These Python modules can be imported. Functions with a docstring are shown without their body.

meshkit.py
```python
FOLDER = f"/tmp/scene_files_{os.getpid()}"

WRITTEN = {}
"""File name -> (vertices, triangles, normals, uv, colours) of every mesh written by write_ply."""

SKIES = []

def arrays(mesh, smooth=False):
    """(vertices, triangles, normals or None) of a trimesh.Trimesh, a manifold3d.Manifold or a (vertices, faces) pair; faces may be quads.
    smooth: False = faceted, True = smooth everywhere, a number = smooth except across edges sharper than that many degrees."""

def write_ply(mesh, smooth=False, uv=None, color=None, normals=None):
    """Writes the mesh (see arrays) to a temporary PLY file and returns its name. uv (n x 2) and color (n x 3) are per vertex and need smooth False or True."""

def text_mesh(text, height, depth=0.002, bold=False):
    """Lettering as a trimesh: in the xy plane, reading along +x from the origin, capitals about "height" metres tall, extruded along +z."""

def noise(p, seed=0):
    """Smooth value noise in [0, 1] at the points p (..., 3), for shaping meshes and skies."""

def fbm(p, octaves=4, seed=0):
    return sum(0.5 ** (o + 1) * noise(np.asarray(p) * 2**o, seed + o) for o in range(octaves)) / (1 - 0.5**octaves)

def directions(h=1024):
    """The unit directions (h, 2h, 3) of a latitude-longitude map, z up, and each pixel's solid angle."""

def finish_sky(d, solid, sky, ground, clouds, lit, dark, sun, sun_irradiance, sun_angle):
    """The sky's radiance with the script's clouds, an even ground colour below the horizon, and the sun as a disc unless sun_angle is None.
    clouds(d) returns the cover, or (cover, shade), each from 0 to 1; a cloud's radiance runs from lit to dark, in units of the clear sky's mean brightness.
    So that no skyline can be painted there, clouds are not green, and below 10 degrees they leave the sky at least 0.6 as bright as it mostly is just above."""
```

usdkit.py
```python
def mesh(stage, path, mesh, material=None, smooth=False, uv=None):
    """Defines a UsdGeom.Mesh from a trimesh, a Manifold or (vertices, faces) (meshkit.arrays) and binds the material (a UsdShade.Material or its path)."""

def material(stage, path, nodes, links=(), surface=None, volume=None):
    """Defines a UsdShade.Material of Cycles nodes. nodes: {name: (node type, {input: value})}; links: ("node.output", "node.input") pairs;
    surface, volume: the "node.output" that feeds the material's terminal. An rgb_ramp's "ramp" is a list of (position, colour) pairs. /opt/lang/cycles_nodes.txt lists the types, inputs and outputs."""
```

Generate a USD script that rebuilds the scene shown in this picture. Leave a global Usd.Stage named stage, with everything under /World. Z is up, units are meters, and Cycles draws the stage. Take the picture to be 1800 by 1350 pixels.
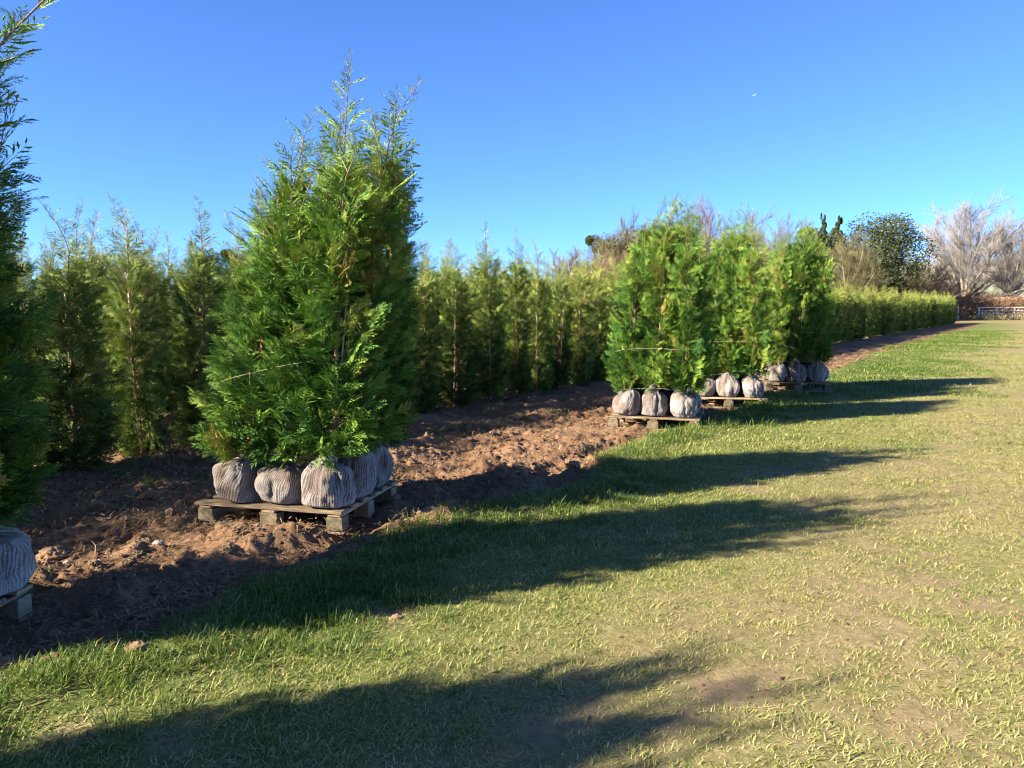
import math, random
import numpy as np
import usdkit, meshkit
from pxr import Usd, UsdGeom, UsdLux, UsdShade, Gf, Sdf, Vt

T = Sdf.ValueTypeNames
stage = Usd.Stage.CreateInMemory()
UsdGeom.SetStageUpAxis(stage, UsdGeom.Tokens.z)
UsdGeom.SetStageMetersPerUnit(stage, 1.0)
UsdGeom.Xform.Define(stage, '/World')
UsdGeom.Scope.Define(stage, '/World/Looks')

# ------------------------------------------------------------------ camera, sky, sun, exposure
EYE = 1.55
FPX = 1352.0                       # focal length in pixels of the 1800 px wide photograph
HORIZON = 538.0
PITCH = math.degrees(math.atan((675 - HORIZON) / FPX))
cam = UsdGeom.Camera.Define(stage, '/World/camera')
cam.AddTranslateOp().Set(Gf.Vec3d(0, 0, EYE))
cam.AddRotateXOp().Set(90 - PITCH)
cam.CreateHorizontalApertureAttr(36.0)
cam.CreateVerticalApertureAttr(27.0)
cam.CreateFocalLengthAttr(FPX / 1800 * 36)
cam.CreateClippingRangeAttr(Gf.Vec2f(0.05, 6000))
cam.CreateExposureAttr(2.12)

SHADOW = np.array([0.917, 0.399])          # the way shadows fall on the ground
SHADOW /= np.linalg.norm(SHADOW)
ELEV = math.radians(27.8)
sun = UsdLux.DistantLight.Define(stage, '/World/sun')
sun.AddRotateZOp().Set(math.degrees(math.atan2(-SHADOW[0], SHADOW[1])))
sun.AddRotateXOp().Set(90 - math.degrees(ELEV))
sun.CreateNormalizeAttr(True)
sun.CreateIntensityAttr(1.25)
sun.CreateAngleAttr(0.53)
sun.CreateColorAttr(Gf.Vec3f(1.0, 0.91, 0.76))

dome = UsdLux.DomeLight.Define(stage, '/World/sky')
dome.CreateIntensityAttr(1.0)
SKY = usdkit.material(stage, '/World/Looks/sky', {
    's': ('sky_texture', {'sky_type': 'single_scattering', 'sun_disc': False, 'sun_elevation': ELEV,
                          'sun_rotation': math.atan2(-SHADOW[0], -SHADOW[1]), 'altitude': 100.0,
                          'air_density': 0.72, 'aerosol_density': 0.2, 'ozone_density': 14.0}),
    'h': ('hsv', {'saturation': 0.95}),
    'b': ('background_shader', {'strength': 0.070})},
    [('s.color', 'h.color'), ('h.color', 'b.color')], surface='b.background')
UsdShade.MaterialBindingAPI.Apply(dome.GetPrim()).Bind(SKY)
dome.GetPrim().SetCustomDataByKey('kind', 'structure')

# ------------------------------------------------------------------ helpers
used = {}


def numbered(path):
    n = used.get(path, 0)
    used[path] = n + 1
    return path if n == 0 else f'{path}_{n:03d}'


def tag(p, label=None, cat=None, group=None, kind=None):
    p = p.GetPrim() if hasattr(p, 'GetPrim') else p
    for k, v in (('label', label), ('category', cat), ('group', group), ('kind', kind)):
        if v:
            p.SetCustomDataByKey(k, v)
    return p


def obj(name, mesh, mat, parent='/World', smooth=False, prim=None):
    """One Mesh prim under parent; prim = {name: per vertex floats}."""
    path = numbered(f'{parent}/{name}')
    m = usdkit.mesh(stage, path, mesh, mat, smooth=smooth)
    for k, v in (prim or {}).items():
        UsdGeom.PrimvarsAPI(m).CreatePrimvar(k, T.FloatArray, 'vertex').Set(Vt.FloatArray.FromNumpy(np.asarray(v, np.float32)))
    return m


def xform(name, loc=(0, 0, 0), rz=0.0, lean=None, scale=None):
    path = numbered(f'/World/{name}')
    x = UsdGeom.Xform.Define(stage, path)
    x.AddTranslateOp().Set(Gf.Vec3d(*map(float, loc)))
    if lean is not None:                                   # (lean towards azimuth vector, degrees)
        (lx, ly), deg = lean
        ax = Gf.Vec3d(-ly, lx, 0)
        q = Gf.Rotation(ax, deg).GetQuat()
        x.AddOrientOp().Set(Gf.Quatf(q))
    x.AddRotateZOp().Set(float(rz))
    if scale is not None:
        x.AddScaleOp().Set(Gf.Vec3f(*map(float, scale)))
    return x, path


def copy_of(proto, name, label, cat, group=None, **kw):
    x, path = xform(name, **kw)
    x.GetPrim().GetReferences().AddInternalReference(Sdf.Path(proto))
    x.GetPrim().SetInstanceable(True)
    tag(x, label, cat, group)
    return x


def class_prim(name):
    p = f'/World/Prototypes/{name}'
    stage.CreateClassPrim(p)
    return p


stage.CreateClassPrim('/World/Prototypes')


class MB:
    def __init__(s):
        s.v, s.f, s.n = [], [], 0

    def add(s, v, f):
        s.v.append(np.asarray(v, float)); s.f.append(np.asarray(f, int) + s.n); s.n += len(v)

    def get(s):
        return np.vstack(s.v), np.vstack(s.f)


def rough_box(size, centre, rng, cham=0.004, bow=0.0):
    """A sawn board: chamfered box with slightly uneven corners."""
    import trimesh
    sx, sy, sz = np.array(size) / 2
    pts = []
    for a in (-1, 1):
        for b in (-1, 1):
            for c in (-1, 1):
                j = rng.normal(0, cham * 0.4, 3)
                for k in range(3):
                    d = np.array([sx, sy, sz]) - cham
                    d[k] += cham
                    pts.append(np.array([a, b, c]) * d + j)
    m = trimesh.convex.convex_hull(np.array(pts))
    v = np.array(m.vertices) + np.array(centre)
    return v, np.array(m.faces)


def tubes(p0, p1, r0, r1, sides=4):
    """Many tapered prisms at once."""
    p0, p1, r0, r1 = (np.asarray(a, float) for a in (p0, p1, r0, r1))
    t = p1 - p0
    t /= np.linalg.norm(t, axis=1, keepdims=True) + 1e-9
    a = np.cross(t, np.where(np.abs(t[:, 2:]) < 0.9, [0, 0, 1.0], [1.0, 0, 0]))
    a /= np.linalg.norm(a, axis=1, keepdims=True) + 1e-9
    b = np.cross(t, a)
    ang = np.arange(sides) * 2 * np.pi / sides
    ring = np.cos(ang)[None, :, None] * a[:, None] + np.sin(ang)[None, :, None] * b[:, None]
    v = np.concatenate([p0[:, None] + r0[:, None, None] * ring, p1[:, None] + r1[:, None, None] * ring], 1)
    i = np.arange(sides); j = (i + 1) % sides
    q = np.concatenate([np.stack([i, j, j + sides], 1), np.stack([i, j + sides, i + sides], 1)])
    f = (q[None] + (np.arange(len(p0)) * 2 * sides)[:, None, None]).reshape(-1, 3)
    return v.reshape(-1, 3), f


def polytube(pts, rad, sides=6):
    pts = np.asarray(pts, float)
    n = len(pts)
    rad = np.broadcast_to(rad, (n,))
    t = np.gradient(pts, axis=0)
    t /= np.linalg.norm(t, axis=1, keepdims=True) + 1e-9
    a = np.cross(t, np.where(np.abs(t[:, 2:]) < 0.9, [0, 0, 1.0], [1.0, 0, 0]))
    a /= np.linalg.norm(a, axis=1, keepdims=True) + 1e-9
    b = np.cross(t, a)
    ang = np.arange(sides) * 2 * np.pi / sides
    v = pts[:, None] + rad[:, None, None] * (np.cos(ang)[None, :, None] * a[:, None] + np.sin(ang)[None, :, None] * b[:, None])
    i, j = np.meshgrid(np.arange(n - 1), np.arange(sides), indexing='ij')
    q = np.stack([i * sides + j, i * sides + (j + 1) % sides, (i + 1) * sides + (j + 1) % sides, (i + 1) * sides + j], -1).reshape(-1, 4)
    f = np.vstack([q[:, [0, 1, 2]], q[:, [0, 2, 3]]])
    return v.reshape(-1, 3), f


def unit(a):
    return a / (np.linalg.norm(a, axis=-1, keepdims=True) + 1e-9)


# row-aligned coordinates: u along the nursery rows, v across them to the right
RA = math.radians(35.3)
RD = np.array([math.sin(RA), math.cos(RA)])
RN = np.array([math.cos(RA), -math.sin(RA)])


def to_uv(x, y):
    return x * RD[0] + y * RD[1], x * RN[0] + y * RN[1]


def to_xy(u, v):
    return u * RD[0] + v * RN[0], u * RD[1] + v * RN[1]


def at(px, py):
    """Ground point seen at a pixel of the photograph."""
    d = EYE * FPX / (py - HORIZON)
    return (px - 900) / FPX * d, d


def at_d(px, d):
    return (px - 900) / FPX * d, d


# ------------------------------------------------------------------ materials
def mat(name, nodes, links, surface='p.BSDF'):
    return usdkit.material(stage, f'/World/Looks/{name}', nodes, links, surface=surface)


def foliage_mat(name, ramp, trans=0.3, rough=0.55, tcol=(0.10, 0.20, 0.02), spread=0.5, spec=0.25):
    return mat(name, {
        'a': ('attribute', {'attribute': 'tint'}),
        'oi': ('object_info', {}),
        'geo': ('geometry', {}),
        'ns': ('noise_texture', {'scale': 2.2, 'detail': 3.0}),
        'm1': ('math', {'math_type': 'multiply_add', 'value2': 0.28 * spread * 2, 'value3': -0.14 * spread * 2}),
        'm2': ('math', {'math_type': 'multiply_add', 'value2': 0.5 * spread, 'value3': -0.25 * spread}),
        's1': ('math', {'math_type': 'add'}), 's2': ('math', {'math_type': 'add', 'use_clamp': True}),
        'r': ('rgb_ramp', {'ramp': ramp}),
        'p': ('principled_bsdf', {'roughness': rough, 'specular_ior_level': spec}),
        't': ('translucent_bsdf', {}),
        'tm': ('mix', {'mix_type': 'mix', 'fac': 0.5, 'color2': tcol}),
        'x': ('mix_closure', {'fac': trans}),
    }, [('geo.position', 'ns.vector'), ('oi.random', 'm1.value1'), ('ns.fac', 'm2.value1'),
        ('a.fac', 's1.value1'), ('m1.value', 's1.value2'), ('s1.value', 's2.value1'), ('m2.value', 's2.value2'),
        ('s2.value', 'r.fac'), ('r.color', 'p.base_color'), ('r.color', 'tm.color1'), ('tm.color', 't.color'),
        ('p.BSDF', 'x.closure1'), ('t.BSDF', 'x.closure2')], surface='x.closure')


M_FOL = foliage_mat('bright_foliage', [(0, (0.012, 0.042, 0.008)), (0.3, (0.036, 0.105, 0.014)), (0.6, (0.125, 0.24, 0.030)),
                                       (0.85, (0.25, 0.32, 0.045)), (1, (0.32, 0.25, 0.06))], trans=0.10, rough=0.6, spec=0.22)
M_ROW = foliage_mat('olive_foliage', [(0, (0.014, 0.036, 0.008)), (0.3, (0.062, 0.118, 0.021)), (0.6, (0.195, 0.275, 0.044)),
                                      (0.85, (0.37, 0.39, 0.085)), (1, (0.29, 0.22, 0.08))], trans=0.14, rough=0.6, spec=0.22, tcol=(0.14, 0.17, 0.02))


def plain(name, c1, c2, scale=6.0, rough=0.8, bump=0.3, dist=0.01, detail=5.0, stretch=(1, 1, 1), spec=0.25):
    return mat(name, {
        'tc': ('texture_coordinate', {}), 'mp': ('mapping', {'scale': stretch}),
        'n': ('noise_texture', {'scale': scale, 'detail': detail, 'roughness': 0.65}),
        'oi': ('object_info', {}), 'mm': ('math', {'math_type': 'multiply_add', 'value2': 0.3, 'value3': -0.15}),
        'ad': ('math', {'math_type': 'add', 'use_clamp': True}),
        'r': ('rgb_ramp', {'ramp': [(0.25, c1), (0.75, c2)]}),
        'b': ('bump', {'strength': bump, 'distance': dist}),
        'p': ('principled_bsdf', {'roughness': rough, 'specular_ior_level': spec})},
        [('tc.object', 'mp.vector'), ('mp.vector', 'n.vector'), ('oi.random', 'mm.value1'), ('n.fac', 'ad.value1'), ('mm.value', 'ad.value2'),
         ('ad.value', 'r.fac'), ('r.color', 'p.base_color'), ('n.fac', 'b.height'), ('b.normal', 'p.normal')])


M_BARK = plain('conifer_bark', (0.13, 0.07, 0.04), (0.30, 0.18, 0.11), 30, stretch=(1, 1, 0.3))
M_CANE = plain('bamboo_cane', (0.42, 0.31, 0.18), (0.62, 0.50, 0.32), 12, rough=0.55, bump=0.05)
M_WOOD = plain('weathered_pallet_wood', (0.075, 0.052, 0.031), (0.31, 0.225, 0.13), 22, rough=0.85, bump=0.5, dist=0.004, stretch=(0.25, 1.6, 1.6))
M_WOODY = plain('weathered_pallet_wood_crosswise', (0.075, 0.052, 0.031), (0.31, 0.225, 0.13), 22, rough=0.85, bump=0.5, dist=0.004, stretch=(1.6, 0.25, 1.6))
M_BLOCK = plain('pallet_block_wood', (0.06, 0.052, 0.03), (0.22, 0.17, 0.105), 24, rough=0.9, bump=0.6, dist=0.004)
M_TWINE = plain('pale_twine', (0.28, 0.25, 0.17), (0.42, 0.37, 0.27), 60, rough=0.8, bump=0.1)
M_BARE = plain('bare_tree_bark', (0.16, 0.135, 0.11), (0.29, 0.25, 0.20), 1.2, rough=0.9, bump=0.2)
M_TWIGG = plain('grey_twigs', (0.16, 0.14, 0.12), (0.26, 0.23, 0.195), 0.8, rough=0.9, bump=0.0)
M_TWIGP = plain('reddish_twigs', (0.14, 0.11, 0.095), (0.23, 0.18, 0.15), 0.8, rough=0.9, bump=0.0)
M_TWIGO = plain('olive_twigs', (0.11, 0.10, 0.045), (0.19, 0.165, 0.075), 0.8, rough=0.9, bump=0.0)
M_TWIGB = plain('brown_twigs', (0.15, 0.105, 0.06), (0.25, 0.18, 0.105), 0.8, rough=0.9, bump=0.0)
M_WHITE = plain('pale_fence_paint', (0.42, 0.39, 0.35), (0.56, 0.53, 0.49), 4, rough=0.6, bump=0.05)
M_CLOD = plain('dry_clod_earth', (0.125, 0.075, 0.043), (0.31, 0.19, 0.11), 20, rough=0.95, bump=0.8, dist=0.01)
M_STONE = plain('field_stone', (0.17, 0.14, 0.115), (0.30, 0.26, 0.21), 16, rough=0.8, bump=0.4)
M_EVER = foliage_mat('dark_evergreen_leaves', [(0, (0.022, 0.034, 0.012)), (0.4, (0.045, 0.058, 0.018)), (0.8, (0.085, 0.092, 0.03)), (1, (0.15, 0.13, 0.05))], trans=0.12, tcol=(0.08, 0.1, 0.02))
M_OLIVE = foliage_mat('olive_brown_crowns', [(0, (0.07, 0.06, 0.03)), (0.5, (0.135, 0.115, 0.05)), (1, (0.22, 0.18, 0.09))], trans=0.1, tcol=(0.12, 0.1, 0.03))
M_COPPER = foliage_mat('russet_leaves', [(0, (0.16, 0.08, 0.045)), (0.5, (0.27, 0.145, 0.08)), (1, (0.38, 0.24, 0.13))], trans=0.2, tcol=(0.3, 0.15, 0.06))
M_STRAW = foliage_mat('straw_grass', [(0, (0.28, 0.22, 0.10)), (0.5, (0.42, 0.34, 0.17)), (1, (0.52, 0.44, 0.26))], trans=0.3, tcol=(0.4, 0.32, 0.12))
M_LITTER = foliage_mat('dry_clippings', [(0, (0.10, 0.065, 0.035)), (0.5, (0.22, 0.14, 0.075)), (1, (0.40, 0.29, 0.16))], trans=0.1, tcol=(0.2, 0.14, 0.06))
M_BLADE = foliage_mat('grass_blades', [(0, (0.030, 0.075, 0.012)), (0.3, (0.070, 0.125, 0.018)), (0.55, (0.215, 0.25, 0.05)), (0.8, (0.42, 0.375, 0.13)), (1, (0.48, 0.40, 0.19))],
                      trans=0.35, rough=0.5, tcol=(0.15, 0.22, 0.02), spread=0.35)
M_BIRD = plain('white_feathers', (0.75, 0.75, 0.75), (0.85, 0.85, 0.85), 1, bump=0)

M_NET = mat('netted_root_ball', {
    'a': ('attribute', {'attribute': 'rib'}), 'tc': ('texture_coordinate', {}),
    'n': ('noise_texture', {'scale': 5.0, 'detail': 4.0}), 'n2': ('noise_texture', {'scale': 95.0, 'detail': 3.0, 'roughness': 0.7}),
    'r': ('rgb_ramp', {'ramp': [(0, (0.075, 0.062, 0.054)), (0.45, (0.215, 0.188, 0.168)), (1, (0.40, 0.365, 0.335))]}),
    'rust': ('rgb_ramp', {'ramp': [(0.0, (0.45, 0.33, 0.25)), (0.38, (0.72, 0.62, 0.54)), (0.52, (1, 1, 1)), (0.7, (0.8, 0.82, 0.85))]}),
    'm': ('mix', {'mix_type': 'multiply', 'fac': 0.85}),
    'ad': ('math', {'math_type': 'multiply_add', 'value2': 1.1, 'value3': -0.55}), 's': ('math', {'math_type': 'add', 'use_clamp': True}),
    'b': ('bump', {'strength': 0.9, 'distance': 0.008}),
    'p': ('principled_bsdf', {'roughness': 0.9, 'specular_ior_level': 0.15, 'sheen_weight': 0.15})},
    [('tc.object', 'n.vector'), ('tc.object', 'n2.vector'), ('n2.fac', 'ad.value1'), ('a.fac', 's.value1'), ('ad.value', 's.value2'), ('s.value', 'r.fac'),
     ('n.fac', 'rust.fac'), ('r.color', 'm.color1'), ('rust.color', 'm.color2'), ('m.color', 'p.base_color'), ('n2.fac', 'b.height'), ('b.normal', 'p.normal')])

M_SOIL = mat('nursery_soil', {
    'g': ('geometry', {}),
    'n1': ('noise_texture', {'scale': 1.3, 'detail': 5.0, 'roughness': 0.6}), 'n2': ('noise_texture', {'scale': 22.0, 'detail': 8.0, 'roughness': 0.75}),
    'n3': ('noise_texture', {'scale': 90.0, 'detail': 4.0, 'roughness': 0.7}),
    'r1': ('rgb_ramp', {'ramp': [(0.3, (0.125, 0.072, 0.041)), (0.7, (0.33, 0.195, 0.112))]}),
    'r2': ('rgb_ramp', {'ramp': [(0.3, (0.45, 0.45, 0.45)), (0.62, (1.1, 1.06, 1.0)), (0.8, (1.5, 1.45, 1.3))]}),
    'm': ('mix', {'mix_type': 'multiply', 'fac': 0.9}),
    'hs': ('math', {'math_type': 'multiply_add', 'value2': 0.35}),
    'b': ('bump', {'strength': 0.9, 'distance': 0.035}),
    'p': ('principled_bsdf', {'roughness': 0.95, 'specular_ior_level': 0.1})},
    [('g.position', 'n1.vector'), ('g.position', 'n2.vector'), ('g.position', 'n3.vector'), ('n1.fac', 'r1.fac'), ('n2.fac', 'r2.fac'),
     ('r1.color', 'm.color1'), ('r2.color', 'm.color2'), ('m.color', 'p.base_color'), ('n3.fac', 'hs.value1'), ('n2.fac', 'hs.value3'), ('hs.value', 'b.height'), ('b.normal', 'p.normal')])

M_TURF = mat('turf_ground', {
    'g': ('geometry', {}), 'a': ('attribute', {'attribute': 'bare'}), 'l': ('attribute', {'attribute': 'lush'}),
    'n1': ('noise_texture', {'scale': 0.9, 'detail': 5.0}), 'n2': ('noise_texture', {'scale': 35.0, 'detail': 8.0, 'roughness': 0.8}),
    'n4': ('noise_texture', {'scale': 16.0, 'detail': 8.0, 'roughness': 0.85}),
    'earth': ('rgb_ramp', {'ramp': [(0.3, (0.17, 0.115, 0.07)), (0.7, (0.33, 0.23, 0.14))]}),
    'green': ('rgb_ramp', {'ramp': [(0.3, (0.075, 0.075, 0.028)), (0.5, (0.19, 0.165, 0.065)), (0.66, (0.36, 0.29, 0.14))]}),
    'lushc': ('rgb_ramp', {'ramp': [(0.3, (0.035, 0.075, 0.012)), (0.7, (0.12, 0.175, 0.03))]}),
    'ml': ('mix', {'mix_type': 'mix'}),
    's': ('math', {'math_type': 'multiply_add', 'value2': 1.3, 'value3': -0.65}), 's2': ('math', {'math_type': 'add', 'use_clamp': True}),
    'm': ('mix', {'mix_type': 'mix'}),
    'b': ('bump', {'strength': 0.7, 'distance': 0.03}),
    'p': ('principled_bsdf', {'roughness': 0.95, 'specular_ior_level': 0.1})},
    [('g.position', 'n1.vector'), ('g.position', 'n2.vector'), ('g.position', 'n4.vector'), ('n2.fac', 'earth.fac'), ('n4.fac', 'green.fac'), ('n4.fac', 'lushc.fac'),
     ('green.color', 'ml.color1'), ('lushc.color', 'ml.color2'), ('l.fac', 'ml.fac'),
     ('n2.fac', 's.value1'), ('a.fac', 's2.value1'), ('s.value', 's2.value2'), ('s2.value', 'm.fac'), ('ml.color', 'm.color1'), ('earth.color', 'm.color2'),
     ('m.color', 'p.base_color'), ('n2.fac', 'b.height'), ('b.normal', 'p.normal')])

# ------------------------------------------------------------------ ground
EDGE_U = np.array([-60, 0, 1.4, 1.7, 2.0, 2.5, 3.1, 3.7, 4.4, 4.9, 5.3, 5.9, 6.5, 7.0, 7.6, 9, 12.5, 16.6, 28, 76, 84, 92, 3000.])
EDGE_V = np.array([-3.3, -3.3, -3.42, -3.28, -3.34, -3.50, -3.46, -3.56, -3.55, -3.45, -3.25, -3.24, -3.45, -3.75, -3.75, -3.62, -3.9, -4.05, -4.6, -5.2, -6.4, -30, -400.])


def edge(u):
    u = np.asarray(u, float)
    p = np.stack([u, 0 * u, 0 * u], -1)
    return np.interp(u, EDGE_U, EDGE_V) + (meshkit.fbm(p * 1.6, 3, 5) - 0.5) * 0.34 + (meshkit.noise(p * 7, 9) - 0.5) * 0.12


BARE_SPOTS = [(1290, 1250, .24, 1.0), (1380, 1215, .14, .9), (1330, 1275, .12, .9), (1180, 1325, .13, .8), (1240, 1300, .10, .8), (1750, 1085, .24, .9), (1640, 1040, .16, .7), (90, 1325, .15, .9), (270, 1345, .14, .9), (680, 1103, .16, 1.0), (1380, 840, .35, .8), (1560, 1140, .35, .6), (1480, 1170, .3, .7),
              (1660, 890, .8, .55), (1700, 760, 1.2, .45), (1320, 870, .3, .8)]


def bare_at(x, y):
    u, v = to_uv(x, y)
    p = np.stack([u * 0.55, v * 1.0, 0 * u], -1)
    n = meshkit.fbm(p * 1.3, 4, 21)
    e = v - edge(u)
    b = np.clip((n - 0.50) * 3.0, -0.6, 0.9) * np.clip((e - 0.5) / 1.5, 0.15, 1)
    worn = np.exp(-((v + 1.0) / 1.1) ** 2) * 0.11 + np.exp(-((v - 1.2) / 0.8) ** 2) * 0.09
    b = b * 0.42 + worn * np.clip((e - 0.8) / 1.5, 0, 1)
    n2 = meshkit.fbm(np.stack([x * 5, y * 5, 0 * x], -1), 3, 23)
    b = b + np.clip((n2 - 0.58) * 3.2, 0, 0.4) * np.clip((e - 1.0) / 2.0, 0.08, 0.9)
    for px, py, r, s in BARE_SPOTS:
        cx, cy = at(px, py)
        b = np.maximum(b, s * np.exp(-(((x - cx) ** 2 + (y - cy) ** 2) / r ** 2) ** 1.0) - 0.15 + 0.5 * (n - 0.5))
    return np.clip(b, 0, 1)


def lush_at(x, y):
    u, v = to_uv(x, y)
    e = v - edge(u)
    n = meshkit.fbm(np.stack([x * 0.8, y * 0.8, 0 * x], -1), 3, 33)
    return np.clip(1.15 - e / 0.95 + (n - 0.5) * 1.5, 0, 1)


def green_at(x, y):
    u, v = to_uv(x, y)
    e = v - edge(u)
    n = meshkit.fbm(np.stack([u * 0.5, v * 0.8, 0 * x], -1), 4, 35)
    return np.clip(1.15 - (e - 0.4) / 2.4 + (n - 0.5) * 1.6, 0, 1)


PALLETS = {  # centre, heading of its front edge
    'near': ((-1.60, 5.76), -13.5), 'cut': ((-3.05, 3.35), -3.0), 'second': ((1.93, 10.08), -18.0),
    'third': ((3.42, 12.25), -9.0), 'far': ((5.08, 13.95), -4.0), 'behind': ((-4.6, 0.72), -12.0)}


def height(x, y):
    x, y = np.asarray(x, float), np.asarray(y, float)
    u, v = to_uv(x, y)
    e = v - edge(u)
    p = np.stack([x, y, 0 * x], -1)
    fade = np.clip(1.6 - np.hypot(x, y) / 40, 0.1, 1)
    lumps = (meshkit.fbm(p * 1.7, 3, 1) - 0.5) * 0.18 + (meshkit.fbm(p * 7, 3, 2) - 0.5) * 0.06 + np.abs(meshkit.fbm(p * 13, 2, 41) - 0.5) * 0.07 + np.maximum(meshkit.noise(p * 9, 43) - 0.62, 0) * 0.09 + np.maximum(meshkit.noise(p * 17, 44) - 0.6, 0) * 0.07
    ridge = np.abs(meshkit.noise(p * np.array([3.2, 3.2, 1]), 4) - 0.5) * 0.09
    ruv = np.stack([u * 0.25, v * 0, 0 * u], -1)
    wob = (meshkit.noise(ruv, 7) - 0.5) * 0.3
    rut = 0
    for c in (-3.95, -5.75):
        dv = (v - c - wob) / 0.17
        tread = 0.012 * np.sin((u + 0.5 * np.abs(v - c - wob)) * 2 * np.pi / 0.11)
        rut = rut + np.exp(-dv ** 4) * (-0.055 + tread) + 0.035 * np.exp(-(np.abs(dv) - 1.6) ** 2 * 3)
    hs = lumps + ridge + rut - 0.05
    for k, ((cx, cy), a) in PALLETS.items():                  # worked flat where the pallets stand, soil pushed up in front
        w = np.exp(-(((x - cx) ** 2 + (y - cy) ** 2) / 0.62 ** 2) ** 2)
        hs = hs * (1 - w) + w * (-0.03)
    for px, py, r_, a_ in ((395, 945, .20, .05), (500, 952, .22, .075), (560, 948, .14, .05), (250, 930, .25, .06), (175, 945, .2, .05), (1160, 764, .3, .05)):
        mx, my = at(px, py)
        hs = hs + a_ * np.exp(-((x - mx) ** 2 + (y - my) ** 2) / r_ ** 2)
    hg = (meshkit.fbm(p * 0.7, 3, 11) - 0.5) * 0.06 + (meshkit.fbm(p * 5, 4, 12) - 0.5) * 0.02 + 0.015
    hg = hg + bare_at(x, y) * (np.abs(meshkit.fbm(p * 9, 3, 14) - 0.5) - 0.12) * 0.035
    k = np.clip((e + 0.12) / 0.24, 0, 1)
    k = k * k * (3 - 2 * k)
    lip = 0.05 * np.exp(-((e - 0.05) / 0.25) ** 2)
    return ((hs * (1 - k) + hg * k) + lip) * fade


def axis(lo, hi, fine_lo, fine_hi, step, grow):
    a = list(np.arange(fine_lo, fine_hi, step))
    s, x = step, a[-1]
    while x < hi:
        s *= grow; x += s; a.append(x)
    s, x = step, a[0]
    while x > lo:
        s *= grow; x -= s; a.insert(0, x)
    return np.array(a)


U = axis(-400, 3000, 0.8, 11.0, 0.025, 1.035)
V = axis(-1800, 1800, -6.0, 0.4, 0.022, 1.045)
uu, vv = np.meshgrid(U, V, indexing='ij')
gx, gy = to_xy(uu, vv)
gz = height(gx, gy)
gv = np.stack([gx, gy, gz], -1).reshape(-1, 3)
i, j = np.meshgrid(np.arange(len(U) - 1), np.arange(len(V) - 1), indexing='ij')
a = (i * len(V) + j).ravel()
gf = np.concatenate([np.stack([a, a + 1, a + len(V)], 1), np.stack([a + 1, a + len(V) + 1, a + len(V)], 1)])
# u x v is (row, right): turn faces upward
nz = np.cross(gv[gf[0, 1]] - gv[gf[0, 0]], gv[gf[0, 2]] - gv[gf[0, 0]])[2]
if nz < 0:
    gf = gf[:, ::-1]
ge = (vv - edge(uu)).ravel()
grassy = ge[gf].mean(1) > 0
nx_, ny_, nz_ = np.zeros((3, len(gv)))
fn = np.cross(gv[gf[:, 1]] - gv[gf[:, 0]], gv[gf[:, 2]] - gv[gf[:, 0]])
normals = np.zeros_like(gv)
for k in range(3):
    np.add.at(normals, gf[:, k], fn)
bare_v = bare_at(gx, gy).ravel(); lush_v = green_at(gx, gy).ravel() * 0.7
for name, sel, m in (('soil_strip', ~grassy, M_SOIL), ('grass_field', grassy, M_TURF)):
    ids, inv = np.unique(gf[sel], return_inverse=True)
    o = obj(name, (gv[ids], inv.reshape(-1, 3)), m, prim={'bare': bare_v[ids], 'lush': lush_v[ids]} if name == 'grass_field' else None)
    o.CreateNormalsAttr(Vt.Vec3fArray.FromNumpy(unit(normals[ids]).astype(np.float32)))
    o.SetNormalsInterpolation('vertex')
    tag(o, kind='structure')

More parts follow.
